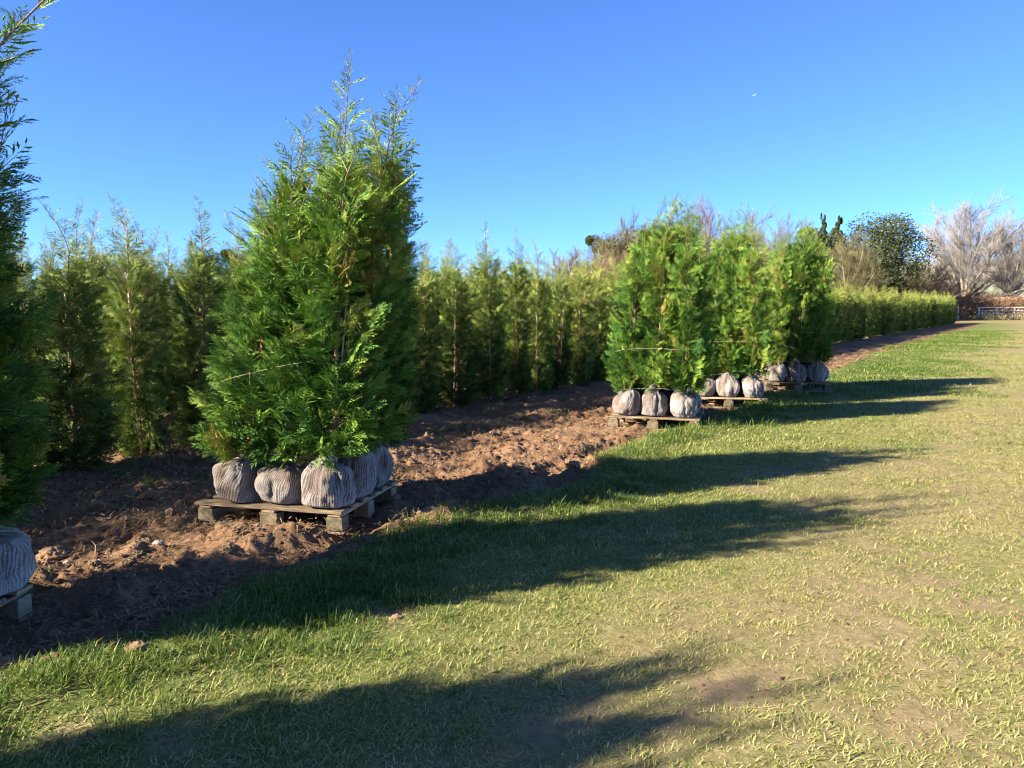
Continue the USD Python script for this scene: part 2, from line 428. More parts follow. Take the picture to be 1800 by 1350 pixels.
# far hill beyond the hedge on the right
hx, hy = np.meshgrid(np.linspace(-700, 900, 90), np.linspace(118, 900, 60), indexing='ij')
hz = -0.6 + 24 / (1 + np.exp(-(hy - 0.25 * hx - 300) / 60)) * (0.7 + 0.5 * meshkit.fbm(np.stack([hx / 150, hy / 150, 0 * hx], -1), 3, 3)) * np.clip((hx + 100) / 250, 0.05, 1)
n1, n2 = hx.shape
a = (np.arange(n1 - 1)[:, None] * n2 + np.arange(n2 - 1)).ravel()
hf = np.concatenate([np.stack([a, a + n2, a + 1], 1), np.stack([a + 1, a + n2, a + n2 + 1], 1)])
M_HILL = plain('far_pasture', (0.24, 0.26, 0.14), (0.34, 0.34, 0.20), 0.02, bump=0)
tag(obj('hill', (np.stack([hx, hy, hz], -1).reshape(-1, 3), hf), M_HILL, smooth=True), kind='structure')

# ------------------------------------------------------------------ conifer builder


def frond_template(rng, pairs, spikes, w):
    v, f = [], []

    def tri(*p):
        n = len(v); v.extend(p); f.append((n, n + 1, n + 2))

    z = lambda x, y: -0.16 * x * x - 0.35 * y * y
    P = lambda x, y: (x, y, z(x, y) + rng.normal(0, 0.012))
    tri(P(0, -w * .7), P(0, w * .7), P(1.0, 0))
    for k in range(pairs):
        for s in (-1, 1):
            x = 0.08 + 0.84 * (k + 0.5 * (s > 0)) / pairs
            ln = (0.46 * (1 - x) ** 0.75 + 0.09) * rng.uniform(0.7, 1.2)
            an = math.radians(rng.uniform(30, 52))
            dx, dy = math.cos(an), s * math.sin(an)
            tx, ty = x + ln * dx, ln * dy
            mx, my = x + ln * dx * .45, ln * dy * .45
            tri(P(x, 0), P(mx - dy * w * 1.2, my + dx * w * 1.2), P(tx, ty))
            tri(P(x, 0), P(tx, ty), P(mx + dy * w * 1.2, my - dx * w * 1.2))
            for q in range(spikes):
                for s2 in (-1, 1):
                    c = 0.25 + 0.6 * (q + .3 * (s2 > 0)) / max(spikes, 1)
                    bx, by = x + ln * dx * c, ln * dy * c
                    a2 = an * s + s2 * math.radians(38)
                    l2 = ln * .36 * (1.15 - c)
                    ex, ey = bx + l2 * math.cos(a2), by + l2 * math.sin(a2)
                    tri(P(bx, by), P(bx + .03 * dx + w * .5, by + .03 * dy), P(ex, ey))
    return np.array(v), np.array(f)


def build_fronds(org, X, N, L, tint, temps, rng):
    """Joins all fronds into one mesh, returns vertices, faces, tint per vertex."""
    X = unit(X); N = unit(N - X * (N * X).sum(1, keepdims=True)); Y = np.cross(N, X)
    vs, fs, ts, n = [], [], [], 0
    pick = rng.integers(0, len(temps), len(org))
    for k, (tv, tf) in enumerate(temps):
        s = pick == k
        if not s.any():
            continue
        v = org[s][:, None] + L[s][:, None, None] * (tv[None, :, :1] * X[s][:, None] + tv[None, :, 1:2] * Y[s][:, None] + tv[None, :, 2:] * N[s][:, None])
        m = s.sum()
        f = (tf[None] + (np.arange(m) * len(tv))[:, None, None]).reshape(-1, 3) + n
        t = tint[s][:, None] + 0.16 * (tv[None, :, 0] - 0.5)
        vs.append(v.reshape(-1, 3)); fs.append(f); ts.append(t.ravel()); n += m * len(tv)
    return np.vstack(vs), np.vstack(fs), np.concatenate(ts)


def conifer(rng, H, R, z0, leader, nb, per, temps, flen=(0.11, 0.20), profile=None, tint0=0.4, yellow=0.02, top_tint=0.1, spires=4, bend=None):
    """Crown (vertices, faces, tint), stem and twig meshes of a columnar cypress; base at z0."""
    zt = H - leader
    zs = np.linspace(z0 - 0.06, H, 24)
    wob = np.cumsum(rng.normal(0, 0.005, (24, 2)), 0)
    wob[-5:] += np.linspace(0, 1, 5)[:, None] ** 1.5 * rng.normal(0, 0.10, 2)
    if bend is not None:
        q_ = np.clip((zs - zt + 0.15) / leader, 0, 1.2)[:, None] ** 1.25
        wob = wob * 0.6 + q_ * np.array(bend)
    sx = lambda z: np.interp(z, zs, wob[:, 0]); sy = lambda z: np.interp(z, zs, wob[:, 1])
    rad = 0.021 * np.clip(1 - (zs - z0) / (H - z0), 0, 1) ** 1.15 + 0.0018
    stem = polytube(np.stack([wob[:, 0], wob[:, 1], zs], 1), rad, 6)
    prof = profile or (lambda t: np.interp(t, [0, .12, .35, .6, .8, .92, 1], [0.86, 1.0, 1.0, 0.88, 0.70, 0.46, 0.26]))
    org, X, N, L, tt = [], [], [], [], []
    tw0, tw1, twr = [], [], []
    for b in range(nb):
        t = ((b + rng.uniform()) / nb) ** 1.05
        z = z0 + 0.02 + t * (zt - z0)
        az = b * 2.39996 + rng.uniform(-0.5, 0.5)
        r = R * prof(t) * rng.uniform(0.6, 1.3)
        el = math.radians(rng.uniform(28, 52) + 10 * t)
        ln = r / math.cos(el)
        zs_ = max(z - ln * math.sin(el) * 0.8, z0 - 0.02)
        p = np.array([sx(zs_), sy(zs_), zs_])
        out = np.array([math.cos(az), math.sin(az), 0])
        d0 = unit(out * math.cos(el) + np.array([0, 0, math.sin(el)]))
        d1 = unit(d0 + np.array([0, 0, rng.uniform(-0.25, 0.35)]) + rng.normal(0, 0.12, 3))
        k = max(4, int(per * (0.55 + 0.6 * ln / R)))
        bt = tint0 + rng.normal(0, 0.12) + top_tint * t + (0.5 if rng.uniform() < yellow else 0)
        side = unit(np.cross(d0, [0, 0, 1.0]))
        nrm0 = unit(np.cross(side, d0) * rng.choice([1, 1, .3]) + side * rng.normal(0, 0.8) + rng.normal(0, 0.25, 3))
        for q in range(k):
            s = 0.22 + 0.78 * (q + rng.uniform(0, 0.8)) / k
            pos = p + d0 * ln * s * (1 - 0.35 * s) + d1 * ln * 0.35 * s * s
            dd = unit(d0 * (1 - s) + d1 * s)
            sg = 1 if q % 2 else -1
            fan = math.radians(rng.uniform(18, 62)) * sg * (1.0 if s < .9 else 0.3)
            sd = unit(np.cross(nrm0, dd))
            fx = dd * math.cos(fan) + sd * math.sin(fan) + np.array([0, 0, rng.uniform(-0.25, 0.15)])
            pos = pos + rng.normal(0, 0.022, 3); org.append(pos); X.append(fx + rng.normal(0, 0.12, 3)); N.append(nrm0 + rng.normal(0, 0.48, 3))
            L.append(rng.uniform(*flen) * (1.15 - 0.45 * s) * (1 - 0.25 * t)); tt.append(bt + rng.normal(0, 0.15))
        tw0 += [p, p + d0 * ln * 0.5]; tw1 += [p + d0 * ln * 0.5, p + d0 * ln * 0.62 + d1 * ln * 0.3]; twr += [0.006 + 0.004 * (1 - t), 0.004]
    # the open leader and a few competing upright shoots, with herringbone sprays
    shoots = [(np.array([sx(zt - 0.1 * leader), sy(zt - 0.1 * leader), zt - 0.1 * leader]), np.array([(sx(H) - sx(zt)) / leader, (sy(H) - sy(zt)) / leader, 1.0]), leader * 1.1, 0.0)]
    for k in range(spires):
        z = z0 + (zt - z0) * rng.uniform(0.62, 0.97)
        az = rng.uniform(0, 6.283)
        o = np.array([math.cos(az), math.sin(az), 0])
        r_ = R * prof((z - z0) / (zt - z0)) * rng.uniform(.25, .7)
        shoots.append((np.array([sx(z), sy(z), z]) + o * r_, unit(o * rng.uniform(0.05, 0.45) + np.array([0, 0, 1.0])), rng.uniform(0.35, 0.75), 1.0))
    lo, lX, lN, lL, lt = [], [], [], [], []
    for p0, d0, ln0, extra in shoots:
        nl = max(6, int(ln0 / 0.036))
        bow = rng.normal(0, 0.12, 3)
        path_ = (lambda q: p0 + d0 * ln0 * q + bow * ln0 * q * q) if extra else (lambda q: np.array([sx(p0[2] + ln0 * q), sy(p0[2] + ln0 * q), p0[2] + ln0 * q]))
        if extra:
            ks = np.linspace(0, 1, 6)
            for q in range(5):
                tw0.append(path_(ks[q])); tw1.append(path_(ks[q + 1])); twr.append(0.0045 * (1 - ks[q]) + 0.0014)
        pl = rng.uniform(0, 6.283)
        for b in range(nl):
            t = (b + 0.5) / nl
            p = path_(t)
            az = pl + (0 if b % 2 else math.pi) + rng.normal(0, 0.75)
            el = math.radians(rng.uniform(22, 48) + 22 * t)
            d = np.array([math.cos(az) * math.cos(el), math.sin(az) * math.cos(el), math.sin(el)])
            ln = (0.25 * (1 - t) ** 0.7 + 0.04) * rng.uniform(0.6, 1.3)
            lo.append(p); lX.append(d); lN.append(np.array([0, 0, 1.0]) + rng.normal(0, 0.45, 3)); lL.append(ln); lt.append(tint0 + 0.10 + top_tint + rng.normal(0, 0.07))
            tw0.append(p); tw1.append(p + d * ln * 0.6); twr.append(0.0016)
    lead = build_fronds(*[np.array(x) for x in (lo, lX, lN, lL, lt)], TL, rng)
    arr = [np.array(x) for x in (org, X, N, L, tt)]
    cr_ = build_fronds(*arr, temps, rng)
    crown = (np.vstack([cr_[0], lead[0]]), np.vstack([cr_[1], lead[1] + len(cr_[0])]), np.concatenate([cr_[2], lead[2]]))
    twr = np.array(twr)
    twig = tubes(tw0, tw1, twr, twr * 0.5, 3)
    return crown, stem, twig


def add_conifer_parts(path, crown, stem, twig, fmat, cane=None):
    cv, cf, ct = crown
    obj('crown', (cv, cf), fmat, path, prim={'tint': ct})
    mb = MB(); mb.add(*stem); mb.add(*twig)
    obj('stem', mb.get(), M_BARK, path, smooth=True)
    if cane is not None:
        obj('cane', cane, M_CANE, path, smooth=True)


def root_ball(rng, r=0.198, h=0.335):
    nt, nzz = 264, 28
    th = np.linspace(0, 2 * np.pi, nt, endpoint=False)
    s = np.linspace(0, 1, nzz)
    prof = np.interp(s, [0, .02, .10, .3, .5, .7, .84, .92, .97, 1.0], [.0, .55, .80, .97, 1.0, .93, .74, .50, .27, .14])
    zz = np.interp(s, [0, .02, .10, .3, .5, .7, .84, .92, .97, 1.0], [0, .0, .05, .25, .48, .72, .87, .94, .985, 1.08]) * h
    tw = rng.uniform(-1.2, 1.2)
    T_, S_ = np.meshgrid(th, s, indexing='ij')
    px = np.stack([np.cos(T_) * 1.3, np.sin(T_) * 1.3, S_ * 1.6], -1) + rng.uniform(0, 50, 3)
    low = meshkit.fbm(px, 3, 1) - 0.5
    warp = (meshkit.fbm(px * 1.1 + 9, 2, 2) - 0.5) * 2.6
    fold = np.maximum(meshkit.noise(px * np.array([2.2, 2.2, 0.7]) + 20, 6) - 0.55, 0)
    ph = 66 * T_ + (tw * S_ * 14 + warp * 16)
    rib = 0.5 + 0.5 * np.sin(ph)
    pleat = np.clip(S_ - 0.72, 0, 1) * np.sin(T_ * 9 + rng.uniform(0, 6)) * 0.16
    rr = r * prof[None] * (1 + 0.62 * low + pleat - 0.45 * fold) + (rib - 0.5) * 0.0022 * np.clip(prof[None] * 1.6, 0, 1)
    z = zz[None] * (1 + 0.30 * low * (S_ > .3) + 0.14 * (S_ > .3) * np.cos(T_ - rng.uniform(0, 6)) * S_) + (meshkit.noise(px * 2, 5) - 0.5) * 0.03 * S_
    v = np.stack([rr * np.cos(T_), rr * np.sin(T_), z], -1)
    i, j = np.meshgrid(np.arange(nt), np.arange(nzz - 1), indexing='ij')
    a_, b_ = (i * nzz + j).ravel(), (((i + 1) % nt) * nzz + j).ravel()
    f = np.concatenate([np.stack([a_, b_, b_ + 1], 1), np.stack([a_, b_ + 1, a_ + 1], 1)])
    tone = np.clip(rib ** 1.5 * 0.52 + 0.12 + 0.9 * low, 0, 1)
    mb = MB(); mb.add(v.reshape(-1, 3), f)
    t = [tone.ravel()]
    # twisted ear of netting where the sack is knotted
    az = rng.uniform(0, 6.28)
    k = np.linspace(0, 1, 9)
    ear = np.stack([np.cos(az) * (0.03 + 0.10 * k) + 0.02 * np.sin(k * 5), np.sin(az) * (0.03 + 0.10 * k), h * 0.93 + 0.07 * np.sin(k * 2.6) - 0.02 * k], 1)
    ev, ef = polytube(ear, 0.011 + 0.022 * np.sin(np.pi * k) ** 2 + 0.006 * np.sin(k * 20), 8)
    mb.add(ev, ef); t.append(np.full(len(ev), 0.75))
    vv_, ff_ = mb.get()
    return (vv_, ff_), np.concatenate(t)


rng = np.random.default_rng(7)
TL = [frond_template(np.random.default_rng(80 + k), 5, 2, 0.017) for k in range(4)]
TN = [frond_template(np.random.default_rng(40 + k), 6, 2, 0.028) for k in range(4)]
TR = [frond_template(np.random.default_rng(60 + k), 5, 1, 0.036) for k in range(4)]

BLUNT = lambda t: np.interp(t, [0, .12, .35, .6, .8, .92, 1], [0.86, 1.0, 1.02, 0.97, 0.86, 0.66, 0.45])
COLUMN = lambda t: np.interp(t, [0, .12, .35, .6, .8, .92, 1], [0.80, 0.95, 1.0, 1.0, 0.95, 0.80, 0.52])
POT = []           # palleted trees: (class path, height)
for k, (H, R, ld, yel) in enumerate([(2.95, 0.265, 0.6, 0.03), (2.75, 0.275, 0.45, 0.03), (2.60, 0.265, 0.5, 0.06), (3.05, 0.25, 0.8, 0.02)]):
    r = np.random.default_rng(100 + k)
    path = class_prim(f'palleted_conifer_{k}')
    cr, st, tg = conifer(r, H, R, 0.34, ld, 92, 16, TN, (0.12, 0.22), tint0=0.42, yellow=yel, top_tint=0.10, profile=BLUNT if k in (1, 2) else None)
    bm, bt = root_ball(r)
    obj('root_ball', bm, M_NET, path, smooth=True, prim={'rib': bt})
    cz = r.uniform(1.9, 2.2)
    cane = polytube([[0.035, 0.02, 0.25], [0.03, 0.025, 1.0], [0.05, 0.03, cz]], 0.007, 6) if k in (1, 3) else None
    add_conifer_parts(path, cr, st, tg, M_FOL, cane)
    POT.append(path)

# slimmer tree with a big sack and a long open leader bending over
r = np.random.default_rng(131)
path = class_prim('palleted_conifer_4')
cr, st, tg = conifer(r, 3.3, 0.27, 0.34, 0.85, 105, 16, TN, (0.12, 0.22), tint0=0.40, yellow=0.02, spires=9, bend=(0.82, 0.05))
bm, bt = root_ball(r, 0.218, 0.34)
obj('root_ball', bm, M_NET, path, smooth=True, prim={'rib': bt})
add_conifer_parts(path, cr, st, tg, M_FOL)
POT.append(path)

ROWP = []
for k in range(6):
    r = np.random.default_rng(200 + k)
    H = r.uniform(2.75, 3.05); ld = r.uniform(0.62, 0.85)
    path = class_prim(f'row_conifer_{k}')
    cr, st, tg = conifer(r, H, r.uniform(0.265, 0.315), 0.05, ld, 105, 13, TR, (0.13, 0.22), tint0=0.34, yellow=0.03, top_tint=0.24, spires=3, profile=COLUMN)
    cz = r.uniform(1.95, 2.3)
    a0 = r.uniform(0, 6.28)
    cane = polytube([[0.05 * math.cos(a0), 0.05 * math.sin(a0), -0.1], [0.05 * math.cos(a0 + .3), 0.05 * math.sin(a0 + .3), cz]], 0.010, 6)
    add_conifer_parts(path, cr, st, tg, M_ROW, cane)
    ROWP.append(path)

# ------------------------------------------------------------------ nursery rows
ORD = ['first', 'second', 'third', 'fourth', 'fifth', 'sixth', 'seventh', 'eighth', 'ninth', 'tenth', 'eleventh', 'twelfth', 'thirteenth', 'fourteenth',
       'fifteenth', 'sixteenth', 'seventeenth', 'eighteenth', 'nineteenth', 'twentieth']
rng = np.random.default_rng(11)
row_u = {}
FRONT_PX = [(100, None), (205, None), (300, None), (395, None)]
spacing = 0.74


def row_tree(u, v, label, group, sc=None):
    x, y = to_xy(u, v)
    z = float(height(x, y)) - 0.02
    s = sc or rng.uniform(0.86, 1.0)
    w = rng.uniform(0.80, 1.15)
    copy_of(ROWP[rng.integers(0, len(ROWP))], 'columnar_conifer', label, 'conifer', group, loc=(x, y, z), rz=rng.uniform(0, 360),
            lean=((math.cos(rng.uniform(0, 6.28)), math.sin(rng.uniform(0, 6.28))), rng.uniform(0, 2.5)), scale=(w, w, s))


count = {}
u = -6.0
while u < 79.5:
    v = -7.72 + rng.normal(0, 0.06)
    x, y = to_xy(u, v)
    px = 900 + x / y * FPX if y > 0.5 else -999
    if px < -20:
        lab, grp = 'olive conifer of the front nursery row standing beyond the left edge', 'front row conifers beyond the left edge'
    elif px < 380:
        count['l'] = count.get('l', 0) + 1
        lab, grp = f"olive columnar conifer, {ORD[count['l'] - 1]} of the front nursery row counted from the left edge", None
    elif px < 700:
        lab, grp = 'olive front row conifer hidden behind the trees of the near pallet', 'front row conifers behind the near pallet'
    elif px < 1060:
        count['m'] = count.get('m', 0) + 1
        lab, grp = f"olive columnar conifer, {ORD[count['m'] - 1]} of the front row right of the near pallet", None
    elif px < 1445:
        lab, grp = 'olive front row conifer hidden behind the three far pallets', 'front row conifers behind the far pallets'
    else:
        count['r'] = count.get('r', 0) + 1
        if count['r'] <= 20:
            lab, grp = f"olive conifer, {ORD[count['r'] - 1]} of the hedge-like front row beyond the farthest pallet", None
        else:
            lab, grp = 'small olive conifer in the crowded far end of the front row', 'conifers at the far end of the front row'
    row_tree(u, v, lab, grp, rng.uniform(1.12, 1.25) if u < 0.8 else None if px < 1445 else rng.uniform(0.86, 0.93))
    u += spacing * rng.uniform(0.82, 1.14) if px < 1100 else spacing * rng.uniform(0.8, 1.05)
for rr_, (v0, umax) in enumerate([(-9.2, 30), (-10.7, 26), (-12.2, 24), (-13.8, 22), (-15.4, 21)]):
    u = 2.0 + 1.2 * rr_ + rng.uniform(0, 1)
    w = ['second', 'third', 'fourth', 'fifth', 'sixth'][rr_]
    while u < umax:
        row_tree(u, v0 + rng.normal(0, 0.07), f'olive columnar conifer of the {w} nursery row, partly hidden by the front row', f'conifers of the {w} nursery row')
        u += spacing * rng.uniform(0.85, 1.15)

# ------------------------------------------------------------------ pallets and their trees
PW, PD, PH = 1.14, 0.98, 0.165


def pallet(key, loc, rz, label):
    r = np.random.default_rng(abs(hash(label)) % 1000 if False else len(label) * 7 + 3)
    x, path = xform('wooden_pallet', loc=loc, rz=rz)
    tag(x, label, 'pallet', 'wooden pallets')
    th = 0.021
    for sx in (-1, 0, 1):
        for sy in (-1, 0, 1):
            bw = 0.125 if sx else 0.135
            obj('block', rough_box((bw, 0.10, 0.098), (sx * (PW / 2 - 0.066), sy * (PD / 2 - 0.052), 0.020 + 0.051), r), M_BLOCK, path)
    for sy in (-1, 0, 1):
        obj('bottom_board', rough_box((PW, 0.098, 0.020), (0, sy * (PD / 2 - 0.052), 0.0105), r), M_WOOD, path)
    for sx in (-1, 0, 1):
        obj('stringer_board', rough_box((0.098, PD, th), (sx * (PW / 2 - 0.066), 0, 0.121 + 0.0115), r), M_WOODY, path)
    for k in range(6):
        yy = -PD / 2 + 0.052 + k * (PD - 0.104) / 5
        obj('deck_board', rough_box((PW + r.uniform(-.012, .016), 0.115 if k in (0, 5) else 0.09, th), (r.uniform(-.01, .01), yy, 0.1435 + 0.0125), r), M_WOOD, path)
    return path


WHERE = {'near': 'the nearest whole pallet', 'cut': 'the pallet cut off by the left edge', 'second': 'the second pallet, half on sunlit soil',
         'third': 'the shaded third pallet', 'far': 'the farthest pallet by the grass', 'behind': 'the pallet out of view'}
PLAB = {'near': 'weathered wooden pallet carrying the tallest conifers, nearest whole one', 'cut': 'dark shaded wooden pallet corner at the left edge',
        'second': 'sunlit wooden pallet with three pale netted root balls in front', 'third': 'low wooden pallet in shade between the two other far pallets',
        'far': 'farthest wooden pallet in shade with open side facing the camera', 'behind': 'wooden pallet beyond the left edge, out of view'}
COLS = ['left', 'middle', 'right']; ROWS = ['front', 'centre', 'back']
rng = np.random.default_rng(23)
# which prototype, relative height for each 3 x 3 cell, front row first
PLAN = {
    'near': ([1, 2, 1, 0, 3, 0, 2, 1, 3], [0.88, 0.93, 0.95, 0.99, 1.06, 1.04, 0.99, 1.04, 0.99]),
    'cut': ([1, 2, 1, 0, 3, 1, 2, 1, 4], [0.95, 1.0, 1.02, 1.06, 1.08, 1.18, 1.0, 1.16, 1.0]),
    'second': ([2, 1, 2, 1, 0, 2, 2, 1, 1], [0.98, 1.02, 1.0, 1.03, 0.94, 1.02, 1.02, 1.04, 1.03]),
    'third': ([1, 2, 2, 0, 1, 1, 2, 0, 1], [0.95, 1.04, 1.05, 0.98, 1.08, 1.07, 1.0, 1.0, 1.08]),
    'far': ([2, 1, 2, 1, 1, 2, 2, 1, 1], [0.96, 1.03, 1.02, 1.0, 1.06, 1.04, 1.02, 1.05, 1.07]),
    'behind': ([1, 2, 1, 0, 1, 0, 2, 1, 2], [1.12] * 9)}
LEAN = {'near': (9.5, 6.5, 4.5), 'cut': (3, 1.5, 1), 'second': (8.5, 4, -1.5), 'third': (7, 2.5, -4), 'far': (4, 1.5, -1.5), 'behind': (2, 1, -2)}   # degrees each column leans to the right
for key, ((cx, cy), rz) in PALLETS.items():
    z = float(height(np.array(cx), np.array(cy)))
    zz = z + {'near': 0.012, 'cut': 0.0, 'second': 0.012}.get(key, 0.005)
    pallet(key, (cx, cy, zz), rz, PLAB[key])
    top = zz + 0.1665
    c, s = math.cos(math.radians(rz)), math.sin(math.radians(rz))
    kinds, hs = PLAN[key]
    pts = []
    for q in range(9):
        col, row = q % 3, q // 3
        lx = (col - 1) * 0.365 + (0.03 if key == 'near' else 0) + rng.uniform(-.02, .02)
        ly = (row - 1) * 0.315 + rng.uniform(-.02, .02) + (-0.02 if row == 0 else 0)
        if key == 'cut':
            lx -= 0.03; ly = ly * 0.95 + 0.06
            if q == 8:
                lx = 0.40
        wx, wy = cx + c * lx - s * ly, cy + s * lx + c * ly
        lean = (tuple(unit(np.array([1.0, 0.12 - 0.5 * (row - 1)]) * np.sign(LEAN[key][col]) + rng.normal(0, 0.1, 2))), abs(LEAN[key][col]) * rng.uniform(0.75, 1.25))
        grp = None
        lab = f'green root-balled conifer at the {ROWS[row]} {COLS[col]} of {WHERE[key]}'
        if key == 'behind':
            lab, grp = 'green root-balled conifer on the pallet out of view', 'conifers on the pallet out of view'
        w_ = {'cut': 0.86, 'behind': 0.78, 'second': 0.92, 'third': 0.80, 'far': 0.82}.get(key, 1) * rng.uniform(.95, 1.08)
        yaw = rng.uniform(0, 360)
        if key == 'near' and q in (5, 8):
            lean = ((1.0, -0.1), 7.5 if q == 5 else 5.0)
        if key == 'cut' and q in (5, 7):
            lean = ((1.0, 0.05), 4.5 if q == 5 else 3.0)
        if kinds[q] == 4:
            w_, yaw, lean = 1.0, 0.0, None
        copy_of(POT[kinds[q]], 'root_balled_conifer', lab, 'conifer', grp, loc=(wx, wy, top), rz=yaw, lean=lean, scale=(w_, w_, hs[q]))
        pts.append((lx, ly))
    # twine tied round the whole bundle
    if key == 'behind':
        continue
    for lev, (hz_, rx, ry, wh) in enumerate([(0.345, 0.47, 0.43, 'low'), (0.95, 0.50, 0.50, 'high') if key == 'near' else (0.86, 0.53, 0.49, 'high')]):
        a_ = np.linspace(0, 2 * np.pi, 49)
        ex = np.sign(np.cos(a_)) * np.abs(np.cos(a_)) ** 0.7 * rx * (1 if lev == 0 else 1.08); ey = np.sign(np.sin(a_)) * np.abs(np.sin(a_)) ** 0.7 * ry * (1 if lev == 0 else 1.08)
        hh = hz_ + 0.02 * np.sin(a_ * 3 + lev) + ((0.28 if key == 'near' else 0.06) * ex if lev else 0)
        w = np.stack([cx + c * ex - s * ey, cy + s * ex + c * ey, top + hh], 1)
        tag(obj('twine', polytube(w, 0.0014 if key == 'near' else 0.0022, 5), M_TWINE, smooth=True), f'pale twine tied {wh} round the conifers of {WHERE[key]}', 'twine', 'twine tied round the palleted conifers')

# ------------------------------------------------------------------ grass, litter and clods near the camera
def tuft(rng, n, rad, ln, lean, w, tint, curl=0.5):
    v, f, t = [], [], []
    for k in range(n):
        a_ = rng.uniform(0, 6.283); r = rad * math.sqrt(rng.uniform())
        b = np.array([r * math.cos(a_), r * math.sin(a_), -0.008])
        az = rng.uniform(0, 6.283); L = rng.uniform(*ln)
        le = math.radians(rng.uniform(*lean))
        d = np.array([math.cos(az) * math.sin(le), math.sin(az) * math.sin(le), math.cos(le)])
        le2 = min(le + curl * rng.uniform(0.3, 1.3), 1.75)
        d2 = np.array([math.cos(az) * math.sin(le2), math.sin(az) * math.sin(le2), math.cos(le2)])
        sd = np.array([-math.sin(az), math.cos(az), 0]) * w * rng.uniform(0.7, 1.3)
        m = b + d * L * 0.55; e = m + d2 * L * 0.45
        n0 = len(v)
        v += [b - sd, b + sd, m - sd * .8, m + sd * .8, e]
        f += [(n0, n0 + 1, n0 + 3), (n0, n0 + 3, n0 + 2), (n0 + 2, n0 + 3, n0 + 4)]
        c = np.clip(rng.normal(*tint), 0, 1)
        t += [c, c, c + .04, c + .04, c + .12]
    return (np.array(v), np.array(f)), np.array(t)


def instancer(name, protos, mats, pos, kinds, yaw, scale, label, cat):
    path = f'/World/{name}'
    pi = UsdGeom.PointInstancer.Define(stage, path)
    targets = []
    for k, ((m, t), mt) in enumerate(zip(protos, mats)):
        p = f'{path}/piece_{k:03d}' if k else f'{path}/piece'
        o = usdkit.mesh(stage, p, m, mt)
        if t is not None:
            UsdGeom.PrimvarsAPI(o).CreatePrimvar('tint', T.FloatArray, 'vertex').Set(Vt.FloatArray.FromNumpy(np.asarray(t, np.float32)))
        targets.append(Sdf.Path(p))
    pi.CreatePrototypesRel().SetTargets(targets)
    pi.CreateProtoIndicesAttr(Vt.IntArray.FromNumpy(np.asarray(kinds, np.int32)))
    pi.CreatePositionsAttr(Vt.Vec3fArray.FromNumpy(np.asarray(pos, np.float32)))
    pi.CreateOrientationsAttr(Vt.QuathArray([Gf.Quath(float(math.cos(a / 2)), 0, 0, float(math.sin(a / 2))) for a in yaw]))
    pi.CreateScalesAttr(Vt.Vec3fArray.FromNumpy(np.asarray(scale, np.float32)))
    tag(pi, label, cat, kind='stuff')
    return pi


def scatter(rng, per_m2, d0, d1, margin=1.0):
    """Random ground points between two distances inside the view (and a step beside it)."""
    wid = 0.70 * d1 + margin
    n = int(per_m2 * (d1 - d0) * 2 * wid)
    y = rng.uniform(d0, d1, n); x = rng.uniform(-wid, wid, n)
    k = np.abs(x) < 0.70 * y + margin
    return x[k], y[k]


rng = np.random.default_rng(5)
protos, mats = [], []
for k in range(4):      # 0-3 lush long grass
    protos.append(tuft(rng, 55, 0.09, (0.03, 0.10), (10, 75), 0.0022, (0.28, 0.18), 0.9)); mats.append(M_BLADE)
for k in range(5):      # 4-8 short worn turf
    protos.append(tuft(rng, 95, 0.105, (0.014, 0.042), (40, 88), 0.0021, (0.66, 0.25), 0.3)); mats.append(M_BLADE)
for k in range(3):      # 9-11 straw-coloured flattened grass
    protos.append(tuft(rng, 80, 0.105, (0.02, 0.055), (62, 89), 0.0020, (0.84, 0.14), 0.2)); mats.append(M_BLADE)
for k in range(3):      # 12-14 wide patches of far turf
    protos.append(tuft(rng, 90, 0.40, (0.03, 0.06), (35, 85), 0.005, (0.62, 0.22), 0.4)); mats.append(M_BLADE)
for k in range(2):      # 15-16 wide patches of far lush grass
    protos.append(tuft(rng, 110, 0.40, (0.03, 0.085), (15, 70), 0.006, (0.30, 0.16), 0.7)); mats.append(M_BLADE)
for k in range(3):      # 17-19 short green turf
    protos.append(tuft(rng, 95, 0.105, (0.016, 0.048), (28, 86), 0.0021, (0.46, 0.25), 0.6)); mats.append(M_BLADE)
PX, PY, PK, PS = [], [], [], []
for (d0, d1, dens, far, sc) in ((1.9, 4.5, 300, 0, 1.0), (4.5, 8, 170, 0, 1.2), (8, 13, 75, 0, 1.6), (13, 26, 12, 1, 1.0), (26, 48, 4, 1, 1.5)):
    x, y = scatter(rng, dens, d0, d1)
    u_, v_ = to_uv(x, y)
    e = v_ - edge(u_)
    b = bare_at(x, y); l = lush_at(x, y); g = green_at(x, y)
    keep = (e > -0.10) & (rng.uniform(size=len(x)) > b * 1.25 - 0.05)
    x, y, b, l, e, g = x[keep], y[keep], b[keep], l[keep], e[keep], g[keep]
    r = rng.uniform(size=len(x))
    if far:
        kind = np.where(r < g * 0.8, rng.integers(15, 17, len(x)), rng.integers(12, 15, len(x)))
    else:
        kind = np.where(r < l ** 1.5 * 0.55, rng.integers(0, 4, len(x)), np.where(rng.uniform(size=len(x)) < g * 0.5, rng.integers(17, 20, len(x)), np.where(r > 0.62 - 0.25 * b, rng.integers(9, 12, len(x)), rng.integers(4, 9, len(x)))))
    s = sc * rng.uniform(0.75, 1.25, len(x)) * np.where(e < 0.05, 0.8, 1)
    PX.append(x); PY.append(y); PK.append(kind); PS.append(s)
x, y, kind, s = map(np.concatenate, (PX, PY, PK, PS))
z = height(x, y)
instancer('grass', protos, mats, np.stack([x, y, z], 1), kind, rng.uniform(0, 6.283, len(x)), np.stack([s, s, s * rng.uniform(.8, 1.2, len(s))], 1),
          'green and straw-coloured grass, long along the soil edge and worn short to the right', 'grass')
print('grass tufts', len(x))


